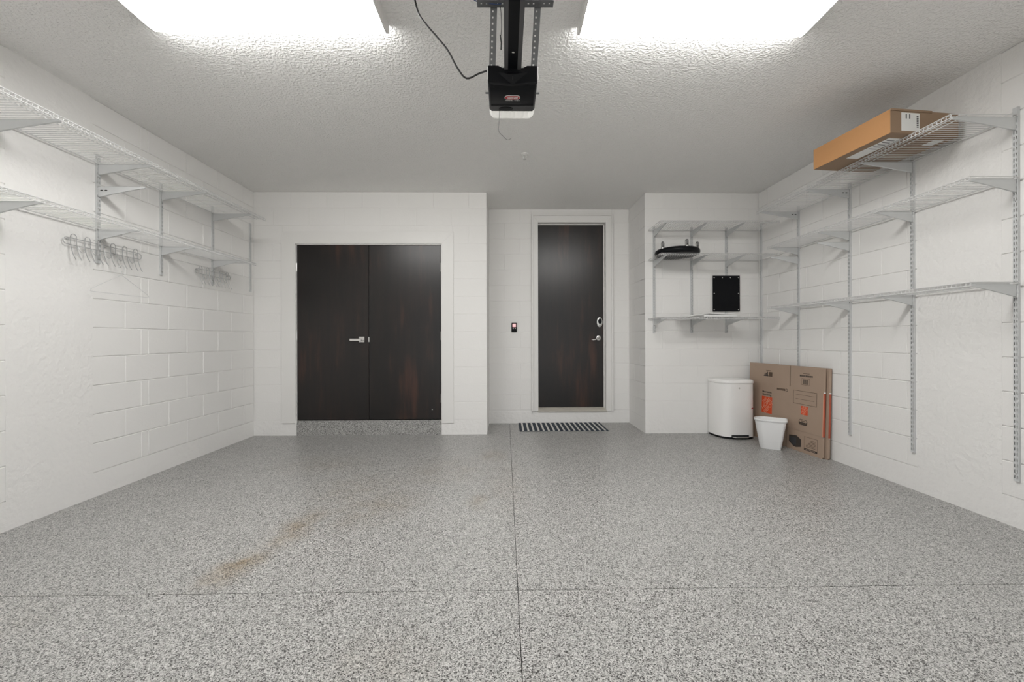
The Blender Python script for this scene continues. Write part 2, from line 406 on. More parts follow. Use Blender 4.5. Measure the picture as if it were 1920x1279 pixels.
# lever
lev = MB(); lx, lz = -1.655, 1.098
lev.box(lx-.032, lx+.032, YB+.004, YB+.0125, lz-.032, lz+.032)
h = sub(lev.obj('lever_plate', M['chrome'], bevel=.002), lf1)
lev2 = MB().tube([(lx+.004, YB+.006, lz-.003), (lx+.004, YB-.045, lz-.003)], .011, 10)
lev2.box(lx-.115, lx+.014, YB-.056, YB-.042, lz-.016, lz+.010)
sub(lev2.obj('lever_handle', M['chrome'], bevel=.002), lf1)
sub(MB().box(XM-.006, XM+.006, YB+.008, YB+.0125, lz-.028, lz+.028).obj('latch_plate', M['steel']), lf2)
sub(MB().box(-.853, -.841, YB+.0085, YB+.0125, .285, .291).obj('floor_bolt', M['steel']), lf2)
for lf, hx in ((lf1, DX0+.008), (lf2, DX1-.008)):
    for hz in (1.93, 1.14, .42):
        sub(MB().tube([(hx, YB+.008, hz-.05), (hx, YB+.008, hz+.05)], .008, 8).obj('hinge', M['steel'], smooth=True), lf)
t1 = empty('trim_1', ((DX0+DX1)/2, YB-.012, .14)); struct(t1, 'wide flat white casing around the double door', 'trim')
cw = .155
a0, a1, b1 = DX0, DX1, DZ1
for poly in ([(a0-cw, .142), (a0, .142), (a0, b1), (a0-cw, b1+.14)], [(a1, .135), (a1+.135, .135), (a1+.135, b1+.14), (a1, b1)], [(a0, b1), (a1, b1), (a1+.135, b1+.14), (a0-cw, b1+.14)]):
    place(MB().prism(poly, 'y', YB-.014, YB+.004).obj('casing_board', M['trim'], bevel=.0015), t1)
for jx0, jx1 in ((DX0-.004, DX0+.008), (DX1-.008, DX1+.004)):
    place(MB().box(jx0, jx1, YB+.001, YB+.10, DZ0-.03, DZ1).obj('jamb', M['trim']), t1)
place(MB().box(DX0, DX1, YB+.001, YB+.10, DZ1-.008, DZ1+.004).obj('jamb', M['trim']), t1)
place(MB().box(DX0+.008, DX1-.008, YB+.054, YB+.10, DZ0, DZ1-.008).obj('backing', M['dark']), t1)
st = MB().box(DX0+.0055, DX1-.0055, YB+.002, YB+.15, -.02, DZ0+.002).obj('trim_3', M['floor'])
struct(st, 'speckled epoxy coated riser under the double door', 'step')

# ------------------------------------------------------------------ single door in the recess
YD = YR + .075
d2 = empty('door_2', ((RX0+RX1)/2, YD, .18)); struct(d2, 'tall dark wooden entry door with deadbolt and curved lever', 'door')
lf3 = place(MB().box(RX0+.004, RX1-.006, YD, YD+.045, .196, RZ1-.006).obj('door_leaf', M['doorB'], bevel=.002), d2)
p = at(1124, 605, Y=YD); q = at(1122, 634, Y=YD)
mb = MB()
def oval(cx, cz, rx, rz_, n=24): return [(cx+rx*math.cos(2*PI*i/n), cz+rz_*math.sin(2*PI*i/n)) for i in range(n)]
mb.prism(oval(p.x, p.z+.005, .038, .066), 'y', YD-.016, YD+.001)
sub(mb.obj('deadbolt_plate', M['steel'], bevel=.003, smooth=True), lf3)
sub(MB().prism(oval(p.x+.002, p.z+.018, .024, .036), 'y', YD-.018, YD-.015).obj('keypad_window', M['black']), lf3)
sub(MB().prism([(p.x-.011,p.z-.037),(p.x+.011,p.z-.037),(p.x+.011,p.z-.027),(p.x-.011,p.z-.027)], 'y', YD-.034, YD-.015).obj('thumb_turn', M['chrome'], bevel=.002), lf3)
sub(MB().prism(oval(q.x, q.z, .033, .033), 'y', YD-.014, YD+.001).obj('lever_rose', M['chrome'], bevel=.004, smooth=True), lf3)
pts = [(q.x, YD-.01, q.z), (q.x, YD-.045, q.z), (q.x-.02, YD-.058, q.z-.002), (q.x-.05, YD-.058, q.z-.016), (q.x-.075, YD-.056, q.z-.024), (q.x-.10, YD-.052, q.z-.022)]
sub(MB().tube(pts, [.010,.011,.011,.009,.008,.006], 10).obj('lever_handle', M['chrome'], smooth=True), lf3)
t2 = empty('trim_2', ((RX0+RX1)/2, YR, .15)); struct(t2, 'white casing with raised outer bead around the single door', 'trim')
cw = .075; o0, o1, oz = RX0-cw, RX1+.08, RZ1+.095
for poly in ([(o0, .158), (RX0, .158), (RX0, RZ1), (o0, oz)], [(RX1, .158), (o1, .158), (o1, oz), (RX1, RZ1)], [(RX0, RZ1), (RX1, RZ1), (o1, oz), (o0, oz)]):
    place(MB().prism(poly, 'y', YR-.016, YR+.004).obj('casing_board', M['trim'], bevel=.002), t2)
for poly in ([(o0-.008, .158), (o0+.012, .158), (o0+.012, oz-.012), (o0-.008, oz+.008)], [(o1-.012, .158), (o1+.008, .158), (o1+.008, oz+.008), (o1-.012, oz-.012)], [(o0+.012, oz-.012), (o1-.012, oz-.012), (o1+.008, oz+.008), (o0-.008, oz+.008)]):
    place(MB().prism(poly, 'y', YR-.036, YR-.012).obj('casing_bead', M['trim'], bevel=.003), t2)
place(MB().box(RX0-.006, RX0+.003, YR+.002, YR+.16, RZ0-.02, RZ1).obj('jamb', M['trim']), t2)
place(MB().box(RX1-.003, RX1+.006, YR+.002, YR+.16, RZ0-.02, RZ1).obj('jamb', M['trim']), t2)
place(MB().box(RX0, RX1, YR+.002, YR+.16, RZ1-.003, RZ1+.006).obj('jamb', M['trim']), t2)
place(MB().box(RX1-.016, RX1-.003, YD-.014, YD-.002, RZ0, RZ1-.003).obj('door_stop', M['trim'], bevel=.002), t2)
place(MB().box(RX0+.003, RX1-.003, YD-.014, YD-.002, RZ1-.016, RZ1-.003).obj('door_stop', M['trim'], bevel=.002), t2)
place(MB().prism([(YR-.02, .148), (YR+.15, .148), (YR+.15, .192), (YD-.005, .192), (YR-.02, .166)], 'x', RX0-.01, RX1+.01).obj('threshold', M['sill'], bevel=.002), t2)

# ------------------------------------------------------------------ ceiling lights
def wrap_light(x0, x1, label):
    y0, y1 = 1.945, 2.247
    z0, z1 = 2.736, ZC
    root = empty('ceiling_light', ((x0+x1)/2, (y0+y1)/2, ZC)); tag(root, label, 'ceiling light', 'fluorescent ceiling lights')
    prof = [(y0, z1-.006), (y0, z0+.012), (y0+.012, z0+.002), (y0+.05, z0-.004), ((y0+y1)/2, z0-.005), (y1-.05, z0-.004), (y1-.012, z0+.002), (y1, z0+.012), (y1, z1-.006)]
    mb = MB(); n = len(prof)
    mb.add([(x0+.012, y, z) for y, z in prof] + [(x1-.012, y, z) for y, z in prof], [(i, i+1, n+i+1, n+i) for i in range(n-1)])
    lens = mb.obj('lens', M['lens']); lens.data.materials.append(M['lens_side'])
    for f in lens.data.polygons:
        if abs(f.normal.z) < .5: f.material_index = 1
    lens.parent = root; lens.matrix_parent_inverse = Matrix.Translation(-root.location)
    for xa, xb in ((x0, x0+.014), (x1-.014, x1)):
        e = MB().prism([(y0-.002, z1), (y0-.002, z0+.010), (y0+.012, z0), (y0+.05, z0-.006), (y1-.05, z0-.006), (y1-.012, z0), (y1+.002, z0+.010), (y1+.002, z1)], 'x', xa, xb)
        place(e.obj('end_cap', M['trim'], bevel=.001), root)
    place(MB().box(x0+.014, x1-.014, y0+.002, y1-.002, z1-.006, z1).obj('housing', M['trim']), root)
    return root
wrap_light(-1.868, -.622, 'lit white fluorescent wrap light on the ceiling above the left side')
wrap_light(.392, 1.622, 'lit white fluorescent wrap light on the ceiling above the right side')

# ------------------------------------------------------------------ shelving system
def rail_mesh(L):
    """slotted standard, local: x width, y outward from the wall, z up from 0 to L"""
    mb = MB(); W, Dp = .0125, .014
    xs = [-W, -.0082, -.0040, .0040, .0082, W]
    zs = [0]; z = .016
    while z + .018 < L - .008: zs += [z, z+.018]; z += .032
    zs.append(L)
    for i in range(len(zs)-1):
        slot = i % 2 == 1
        for j in range(5):
            if slot and j in (1, 3): continue
            mb.add([(xs[j],Dp,zs[i]),(xs[j+1],Dp,zs[i]),(xs[j+1],Dp,zs[i+1]),(xs[j],Dp,zs[i+1])], [(0,1,2,3)])
    for sx in (-1, 1):
        mb.add([(sx*W,0,0),(sx*W,Dp,0),(sx*W,Dp,L),(sx*W,0,L)], [(0,1,2,3)])
        mb.add([(sx*(W-.0015),0,0),(sx*(W-.0015),Dp-.0015,0),(sx*(W-.0015),Dp-.0015,L),(sx*(W-.0015),0,L)], [(0,1,2,3)])
    mb.add([(-W,0,0),(W,0,0),(W,Dp,0),(-W,Dp,0)], [(0,1,2,3)]); mb.add([(-W,0,L),(W,0,L),(W,Dp,L),(-W,Dp,L)], [(0,1,2,3)])
    return mb.mesh('rail', M['rail'])
_rails = {}
_screw = MB().lathe([(.0001,.0175),(.0025,.017),(.0042,.0145),(.0042,.012)], 8, M=Matrix.Rotation(-PI/2, 4, 'X')).mesh('screw', M['steel'], smooth=True)
def standard(wall, u, z0, z1, label, group):
    L = z1 - z0; k = round(L, 3)
    if k not in _rails: _rails[k] = rail_mesh(L)
    rz, loc = wall_frame(wall, u, z0)
    o = link('shelf_standard', _rails[k]); o.location = loc; o.rotation_euler = (0,0,rz)
    tag(o, label, 'shelf rail', group)
    for f in (.035, .5, .965) if L < 1 else (.02, .25, .5, .75, .98):
        s = link('screw', _screw, o); s.location = (0, 0, L*f)
    return o
def wall_frame(wall, u, z):
    return {'L': (-PI/2, (XL, u, z)), 'R': (PI/2, (XR, u, z)), 'B': (PI, (u, YB, z))}[wall]
def bracket_mesh(L):
    d0 = .0145
    top = [(d0, 0), (L, 0), (L+.004, -.004), (L, -.013)]
    bot = []
    for i in range(9):
        t = i/8; d = L - .03 - (L-.03-d0)*t
        bot.append((d, -.016 - .058*(t**1.08)))
    mb = MB().prism(top + bot, 'x', -.0055, .0055)
    mb.box(-.0075, .0075, d0+.004, L-.03, -.0022, 0)
    return mb.mesh('web', M['bracket'], bevel=.001, seg=1)
_bm = {}; _hook = MB().box(-.0062, -.0044, .010, .0147, -.062, -.006).box(.0044, .0062, .010, .0147, -.062, -.006).mesh('hook', M['rail'])
_hole = MB().prism([(-.006+.011*math.cos(a), .0042*math.sin(a)) for a in [2*PI*i/10 for i in range(10)]], 'x', -.0062, .0062).mesh('oval_hole', M['dark'])
def bracket(wall, u, ztop, L, label, group, holes=False):
    if L not in _bm: _bm[L] = bracket_mesh(L)
    rz, loc = wall_frame(wall, u, ztop)
    o = link('shelf_bracket', _bm[L]); o.location = loc; o.rotation_euler = (0,0,rz); tag(o, label, 'bracket', group)
    link('hook', _hook, o)
    if holes:
        for d in (.045, .075):
            hh = link('oval_hole', _hole, o); hh.location = (0, d, -.028)
    return o
_wires = {}
def wire_shelf(wall, u0, u1, z, depth, mids, label, group):
    rz, loc = wall_frame(wall, (u0+u1)/2, z)
    L = u1 - u0
    root = empty('wire_shelf', loc, rz); tag(root, label, 'wire shelf', group)
    drop = .023
    k = round(depth, 3)
    if k not in _wires:
        _wires[k] = MB().tube([(0, .016, 0), (0, depth-.004, 0), (0, depth, -.004), (0, depth, -drop)], .0021, 5).mesh('cross_wire', M['wire'], smooth=True)
    n = int(L/.0254)
    for i in range(n+1):
        o = link('cross_wire', _wires[k], root); o.location = (-L/2 + L*i/n, 0, 0)
    def rod(name, d, zz, r): MB().tube([(-L/2-.003, d, zz), (L/2+.003, d, zz)], r, 6).obj(name, M['wire'], root, smooth=True)
    rod('back_rod', .022, -.0055, .0042)
    rod('lip_rod', depth+.0035, -.001, .0026); rod('lip_rod', depth+.0035, -drop+.002, .0028)
    for d in mids: rod('middle_rod', d, -.0042, .0026)
    return root

# left wall
LS = [2.372, 2.977, 3.515, 4.127, 4.727]
pos = ['nearest the camera', 'second one, behind near hook rack', 'third from the camera', 'fourth one, behind far hook rack', 'last one by the corner, bare of brackets']
for u, ptx in zip(LS, pos):
    standard('L', u, 1.642, 2.408, 'short slotted shelf rail on left wall, ' + ptx, 'slotted rails on the left wall')
ord_ = ['first', 'second', 'third', 'fourth']
ZLT, ZLB = 2.345, 1.886
for u, od in zip(LS[:4], ord_):
    bracket('L', u, ZLT-.0075, .385, 'long grey bracket under upper left wall shelf, %s from the camera' % od, 'brackets of the left wall')
    bracket('L', u, ZLB-.0075, .285, 'grey bracket under lower left wall shelf, %s from the camera' % od, 'brackets of the left wall')
bracket('L', LS[1], 2.182, .335, 'empty grey bracket between the two left wall shelves', 'brackets of the left wall', holes=True)
wire_shelf('L', 1.885, 4.325, ZLT, .406, (.355, .315), 'deep white wire shelf, upper one on left wall', 'wire shelves on the left wall')
wire_shelf('L', 1.885, 4.325, ZLB, .305, (), 'narrow white wire shelf, lower one on left wall above hook racks', 'wire shelves on the left wall')
# right wall
RS = [2.348, 2.958, 3.508, 4.131, 4.739]
pos = ['nearest the camera at the picture edge', 'second from the camera', 'third from the camera', 'fourth from the camera, above the flat boxes', 'last one in the corner']
for u, ptx in zip(RS, pos):
    standard('R', u, .272, 2.425, 'tall slotted shelf rail on right wall, ' + ptx, 'slotted rails on the right wall')
ZR = (2.376, 2.018, 1.416)
for i, (z, dd, nm) in enumerate(zip(ZR, (.385, .285, .285), ('top', 'middle', 'bottom'))):
    for u, od in zip(RS[:4], ord_):
        bracket('R', u, z-.0075, dd, 'grey bracket under %s right wall shelf, %s from the camera' % (nm, od), 'brackets of the right wall', holes=(i == 0 and od in ('third', 'fourth')))
for u, od in ((RS[2], 'third'), (RS[3], 'fourth')):
    bracket('R', u, 1.918, .285, 'empty grey bracket below middle right wall shelf on the %s rail' % od, 'brackets of the right wall')
wire_shelf('R', 2.333, 4.160, ZR[0], .406, (.355, .315), 'deep white wire shelf, top one on right wall, holding the long carton', 'wire shelves on the right wall')
wire_shelf('R', 2.325, 4.150, ZR[1], .305, (), 'narrow white wire shelf, middle one on right wall', 'wire shelves on the right wall')
wire_shelf('R', 2.322, 4.150, ZR[2], .305, (), 'narrow white wire shelf, bottom one on right wall', 'wire shelves on the right wall')
# back wall
BS = [1.724, 2.162, 2.569]
for u, ptx in zip(BS, ('leftmost beside the recess corner', 'middle of the three', 'rightmost behind the black panel')):
    standard('B', u, 1.162, 2.392, 'slotted shelf rail on back wall, ' + ptx, 'slotted rails on the back wall')
ZBK = (2.356, 2.010, 1.330)
for z, nm in zip(ZBK, ('top', 'middle', 'bottom')):
    for u, od in zip(BS, ('left', 'centre', 'right')):
        bracket('B', u, z-.0075, .385, 'grey bracket under %s back wall shelf, %s one' % (nm, od), 'brackets of the back wall')
for z, nm in zip(ZBK, ('top back wall wire shelf, standing empty', 'middle back wall wire shelf carrying the black plant caddy', 'bottom back wall wire shelf carrying white papers')):
    wire_shelf('B', 1.655, 2.925, z, .406, (.355,), 'white ' + nm, 'wire shelves on the back wall')

# ------------------------------------------------------------------ wire hook racks on the left wall
def hook_rack(y0, y1, z, nh, label):
    root = empty('hook_rack', (XL, (y0+y1)/2, z), -PI/2); tag(root, label, 'hook rack', 'wire hook racks')
    L = y1-y0; a = L/2; d = .0185; r = .0025
    ring = []
    for (cx, sgn) in ((a-.018, 1), (-a+.018, -1)):
        for i in range(7):
            t = PI/2 - PI*i/6
            ring.append((cx + sgn*.022*math.cos(t) , d, sgn*.022*math.sin(t)))
    MB().tube(ring, r, 6, closed=True).obj('frame', M['hookwire'], root, smooth=True)
    hp = []
    wd = .019
    pr = [(d+.042, -.122), (d+.031, -.104), (d+.020, -.078), (d+.011, -.045), (d+.007, -.01), (d+.007, .03)]
    left = [(-wd, p[0], p[1]) for p in pr]
    arc = [(-wd*math.cos(PI*i/6), d+.007, .03+.020*math.sin(PI*i/6)) for i in range(1, 6)]
    right = [(wd, p[0], p[1]) for p in reversed(pr)]
    hm = MB().tube(left + arc + right, r, 6).mesh('double_hook', M['hookwire'], smooth=True)
    lo = [(-.020, d+.007, -.022), (-.018, d+.016, -.045)] + [(-.018*math.cos(PI*i/6), d+.020, -.045-.022*math.sin(PI*i/6)) for i in range(1, 6)] + [(.018, d+.016, -.045), (.020, d+.007, -.022)]
    lm = MB().tube(lo, r*.85, 6).mesh('lower_loop', M['hookwire'], smooth=True)
    for i in range(nh):
        x = -a + .055 + (L-.11)*i/(nh-1)
        link('double_hook', hm, root).location = (x, 0, 0)
        if i < nh-1: link('lower_loop', lm, root).location = (x + (L-.11)/(nh-1)/2, 0, 0)
    for x in (-a+.03, a-.03, 0):
        MB().tube([(x, -.001, .012), (x, d, .012)], .0035, 6).obj('wall_stud', M['hookwire'], root)
    return root
hook_rack(2.738, 3.31, 1.752, 6, 'long white wire rack of double hooks under lower left shelf')
hook_rack(3.885, 4.365, 1.742, 5, 'white wire rack of double hooks on left wall nearer the corner')
# clothes hanger on a prong of the near rack
hg = MB(); hx, hy0 = XL+.075, 3.082
top = 1.572
path = [(hx, hy0, top)]
for (yy, zz) in ((-.02,-.008),(-.2,-.108),(-.228,-.126),(-.232,-.136),(-.222,-.140),(.222,-.140),(.232,-.136),(.228,-.126),(.2,-.108),(.02,-.008)): path.append((hx, hy0+yy, top+zz))
hgm = hg.tube(path, .0019, 6, closed=True).obj('clothes_hanger', M['wire'], smooth=True)
tag(hgm, 'thin white wire clothes hanger hanging from near hook rack', 'hanger')
hk = [(hx, hy0, top-.004), (hx, hy0, top+.025)] + [(hx-.0, hy0+.022*math.sin(t)-.0, top+.052-.022*math.cos(t)) for t in [PI*.0+PI*1.45*i/9 for i in range(10)]]
sub(MB().tube(hk, .0024, 6).obj('hook', M['wire'], smooth=True), hgm)

# ------------------------------------------------------------------ garage door opener
op = empty('garage_door_opener', (.038, 2.08, 2.30)); tag(op, 'black ceiling garage door opener with white lens on perforated straps', 'door opener')
ox, hw = .037, .1155
HB0, HT, OY0, OY1 = 2.291, 2.384, 1.95, 2.172
# housing: front face with a scooped notch, side kinks
def osec(y, w, zb, zt, n=.010):
    return [Vector(p) for p in ((ox-w+n, y, zb), (ox+w-n, y, zb), (ox+w, y, zb+n), (ox+w, y, zt-n), (ox+w-n, y, zt), (ox-w+n, y, zt), (ox-w, y, zt-n), (ox-w, y, zb+n))]
hb = MB().loft([osec(OY0+.012, hw-.004, HB0+.014, HT-.002), osec(OY0+.03, hw, HB0+.006, HT+.012), osec(OY0+.06, hw, HB0, HT+.030), osec(OY1, hw+.002, HB0, HT+.075)])
place(hb.obj('housing', M['black'], bevel=.003, smooth=True), op)
fp = MB().prism([(ox-hw, HB0+.012), (ox-.02, HB0+.004), (ox, HB0+.002), (ox+.02, HB0+.004), (ox+hw, HB0+.012), (ox+hw, HT), (ox+.068, HT), (ox+.050, HT-.010), (ox-.050, HT-.010), (ox-.068, HT), (ox-hw, HT)], 'y', OY0, OY0+.014)
place(fp.obj('front_plate', M['black'], bevel=.003), op)
# raised V-shaped scoop on the front and underside
place(MB().add([(ox-.071, OY0-.0002, HT-.034), (ox+.071, OY0-.0002, HT-.034), (ox, OY0-.0002, HB0+.001), (ox, OY0-.012, HT-.050)],
    [(0,2,3),(2,1,3),(1,0,3)]).obj('scoop', M['black']), op)
place(MB().box(ox-.0020, ox+.0020, OY0-.010, OY0+.002, HB0+.020, HT-.050).obj('rib', M['blackmetal']), op)
for s in (-1, 1):
    x = ox + s*(hw-.002)
    place(MB().box(min(x, x+s*.007), max(x, x+s*.007), OY0+.004, OY1-.05, HB0+.028, HT-.004).obj('side_plate', M['whiteplastic'], bevel=.001), op)
    place(MB().tube([(x, OY0+.08, HB0+.010), (x+s*.018, OY0+.08, HB0+.010)], .004, 8).obj('screw', M['galv']), op)
place(MB().box(ox-hw*.93, ox+hw*.93, OY1-.052, OY1-.004, HB0-.0025, HB0+.002).obj('access_cover', M['blackmetal'], bevel=.001), op)
place(MB().prism(oval(ox-.032, OY1-.028, .036, .016), 'z', HB0-.005, HB0-.0015).obj('button_recess', M['black']), op)
# opal lens
rs = []
for (y, w, zb) in ((OY1, .117, HB0+.001), (OY1+.045, .116, HB0), (OY1+.068, .110, HB0+.001), (OY1+.083, .100, HB0+.006), (OY1+.092, .084, HB0+.02)):
    rs.append(osec(y, w, zb, HT+.07, .010))
place(MB().loft(rs).obj('lens', M['opal'], smooth=True), op)
for i in range(9):
    x = ox - .085 + .17*i/8
    place(MB().box(x-.002, x+.002, OY1+.004, OY1+.062, HB0-.0015, HB0+.004).obj('lens_rib', M['opal']), op)
# badge
bz = HB0 - .0008
def capsule(cx, cy, a, b, n=8):
    return [(cx+a+b*math.cos(-PI/2+PI*i/n), cy+b*math.sin(-PI/2+PI*i/n)) for i in range(n+1)] + [(cx-a+b*math.cos(PI/2+PI*i/n), cy+b*math.sin(PI/2+PI*i/n)) for i in range(n+1)]
by = OY0 + .098
bd = place(MB().prism(capsule(ox, by, .022, .0165), 'z', bz-.001, bz+.001).obj('badge', M['label']), op)
MBr = MB().prism(capsule(ox, by, .022, .0140), 'z', bz-.0016, bz).obj('badge_field', M['red']); sub(MBr, bd)
def flat_text(body, size, x, y, z, mat, parent, **k):
    o = link('lettering', text_mesh('lettering', body, size, mat, **k)); o.matrix_world = Matrix.Translation((x, y, z)) @ Matrix.Rotation(PI, 4, 'X')
    o.parent = parent; o.matrix_parent_inverse = Matrix.Translation(-Vector(op.location)) if parent is op else Matrix()
    return o
flat_text('GENIE', .0185, ox, by, bz-.0020, M['label'], bd, shear=.2, bold=.0004)
flat_text('MODEL 2128', .0115, ox, by+.026, bz-.0004, M['label'], op, space=1.15, bold=.0002)
# rail
RZ = 2.372
rl = MB().box(ox-.040, ox+.040, YF+.02, OY0+.02, RZ, RZ+.004).box(ox-.040, ox-.036, YF+.02, OY0+.02, RZ, RZ+.045).box(ox+.036, ox+.040, YF+.02, OY0+.02, RZ, RZ+.045)
rl.box(ox-.040, ox-.022, YF+.02, OY0+.02, RZ-.008, RZ+.001).box(ox+.022, ox+.040, YF+.02, OY0+.02, RZ-.008, RZ+.001)
place(rl.obj('rail', M['railgrey']), op)
place(MB().box(ox-.0225, ox+.0225, YF+.02, OY0+.012, RZ-.004, RZ-.0005).obj('rail_track', M['black']), op)
place(MB().lathe([(.0001,-.005),(.005,-.0045),(.0085,-.001),(.0085,.001)], 12, c=(ox, OY0-.11, RZ-.001)).obj('rail_bolt', M['chrome'], smooth=True), op)
place(MB().tube([(ox-.052, OY0+.006, HT-.006), (ox-.03, OY0-.004, HT-.010), (ox+.03, OY0-.004, HT-.010), (ox+.052, OY0+.006, HT-.006)], .0045, 8).obj('rail_collar', M['steel'], smooth=True), op)
# perforated strips
def perf(L, W, rows, pitch=.0235, hole=.0075):
    mb = MB(); t = .002
    xs = sorted(set([-W/2, W/2] + [c+s*hole/2 for c in rows for s in (-1,1)]))
    n = int((L-.01)/pitch); zs = [0]
    for i in range(n): c = (L - (n-1)*pitch)/2 + i*pitch; zs += [c-hole/2, c+hole/2]
    zs.append(L)
    for i in range(len(zs)-1):
        for j in range(len(xs)-1):
            cx = (xs[j]+xs[j+1])/2
            if i % 2 == 1 and any(abs(cx-c) < hole/2 for c in rows): continue
            mb.box(xs[j], xs[j+1], -t/2, t/2, zs[i], zs[i+1])
    return mb
def orient(p0, p1, face):
    z = (Vector(p1)-Vector(p0)).normalized(); y = Vector(face); y = (y - y.dot(z)*z).normalized(); x = y.cross(z)
    m = Matrix((x, y, z)).transposed().to_4x4(); m.translation = p0; return m
def perf_obj(name, p0, p1, face, W, rows):
    mb = perf((Vector(p1)-Vector(p0)).length, W, rows); m = orient(p0, p1, face); mb.v = [tuple(m @ Vector(v)) for v in mb.v]
    return place(mb.obj(name, M['galv']), op)
for px0, px1 in ((923, 926), (1001, 1008)):
    p0 = at(px0, 123, Y=1.962); p1 = at(px1, 12, Y=1.885)
    perf_obj('hanging_strap', (p0.x, p0.y, p0.z-.02), tuple(p1), (0,-1,.3), .030, (.004,))
    q0 = at(px1, 12, Y=1.885); perf_obj('hanging_strap', (p1.x, p1.y, p1.z), (p1.x, p1.y-.02, ZC-.001), (0,-1,0), .030, (.004,))
c0 = at(895, 10, Y=1.87); c1 = at(1037, 10, Y=1.87)
perf_obj('cross_bar', (c0.x, 1.874, c0.z+.012), (c1.x, 1.874, c1.z+.012), (0,-1,0), .035, (.0,))
perf_obj('cross_bar', (c0.x, 1.856, c0.z-.004), (c1.x, 1.856, c1.z-.004), (0,0,-1), .035, (.0,))
# wires
def smooth_path(pts, n=5):
    P = [Vector(p) for p in pts]; out = []
    for i in range(len(P)-1):
        p0, p1, p2, p3 = P[max(i-1,0)], P[i], P[i+1], P[min(i+2, len(P)-1)]
        for k in range(n):
            t = k/n
            out.append(.5*((2*p1)+(p2-p0)*t+(2*p0-5*p1+4*p2-p3)*t*t+(3*p1-p0-3*p2+p3)*t**3))
    out.append(P[-1]); return out
cp = [at(916, 132, Y=1.99), at(898, 138, Y=1.98), at(875, 147, Y=1.97), at(858, 128, Y=1.97), at(840, 95, Y=1.975), at(820, 70, Y=1.98), at(800, 47, Y=1.985), at(785, 25, Y=1.99), at(777, -5, Y=1.99)]
e = cp[-1]; cp.append(Vector((e.x-.005, e.y, ZC-.02))); cp.append(Vector((e.x-.005, e.y, ZC-.002)))
place(MB().tube(smooth_path(cp), .0042, 8).obj('power_cord', M['cord'], smooth=True), op)
place(MB().tube([(e.x-.005, e.y, ZC-.035), (e.x-.005, e.y, ZC-.001)], .02, 12).obj('plug', M['cord']), op)
an = [at(937, 205, Y=2.15), at(936, 225, Y=2.155), at(935, 245, Y=2.16), at(943, 255, Y=2.17), at(951, 262, Y=2.18), at(958, 260, Y=2.2)]
place(MB().tube(smooth_path(an), .0011, 5).obj('antenna_wire', M['cord'], smooth=True), op)
ck = [at(935, -8, Y=1.87), at(939, 20, Y=1.87), at(940, 50, Y=1.875), at(939, 68, Y=1.88)]
place(MB().tube(smooth_path(ck), .0014, 5).obj('loose_wire', M['cord'], smooth=True), op)
place(MB().tube([at(938, 66, Y=1.88), at(940, 80, Y=1.88), at(939.5, 93, Y=1.88)], .0034, 6).obj('wire_end', M['cord'], smooth=True), op)
bw = [at(882, -6, Y=1.86), at(895, 3, Y=1.86), at(915, 6, Y=1.855), at(935, 8, Y=1.855), at(950, 0, Y=1.86)]
place(MB().tube(smooth_path(bw), .0022, 6).obj('blue_wire', M['blue'], smooth=True), op)

# ------------------------------------------------------------------ sprinkler head
sp = at(984, 289, Z=ZC)
sk = empty('sprinkler_head', (sp.x, sp.y, ZC)); tag(sk, 'tiny white sprinkler head on the ceiling before the recess', 'sprinkler')
MB().lathe([(.034,0),(.033,-.004),(.018,-.007),(.012,-.012)], 20).obj('escutcheon', M['trim'], sk, smooth=True)
fr = MB()
for s in (-1, 1): fr.tube([(s*.010,0,-.010), (s*.017,0,-.024), (s*.012,0,-.038), (s*.002,0,-.046)], .0022, 6)
fr.obj('frame_arms', M['steel'], sk, smooth=True)
MB().tube([(0,0,-.010),(0,0,-.046)], .0022, 6).obj('bulb', M['steel'], sk)
MB().lathe([(.016,-.046),(.016,-.048)], 12).obj('deflector', M['steel'], sk)

# ------------------------------------------------------------------ wall control
p = at(964, 614, Y=YR-.01)
wcn = empty('wall_control', (p.x, YR, p.z)); tag(wcn, 'small black wall control with lit red button left of the single door', 'wall control')
MB().box(-.034, .034, -.024, 0, -.060, .060).obj('body', M['black'], wcn, bevel=.005)
MB().box(-.022, .022, -.030, -.022, .004, .048).obj('push_button', M['led'], wcn, bevel=.003)
for x in (-.013, .013): MB().box(x-.006, x+.006, -.028, -.022, -.020, -.006).obj('small_button', M['whiteplastic'], wcn, bevel=.002)

# ------------------------------------------------------------------ striped mat
mt = empty('door_mat', (.70, 5.16, 0)); tag(mt, 'navy and white striped mat before the single door', 'mat')
mx0, mx1, my0, my1 = .166, 1.226, 4.93, 5.415
place(MB().box(mx0, mx1, my0, my1, 0, .006).obj('mat_base', M['navy'], bevel=.001), mt)
ns = 17; pw = (mx1-mx0-.02)/ns
for i in range(ns):
    x = mx0 + .032 + i*pw
    place(MB().box(x, min(x+pw*.36, mx1-.002), my0+.002, my1-.002, .0055, .0072).obj('stripe', M['cream']), mt)

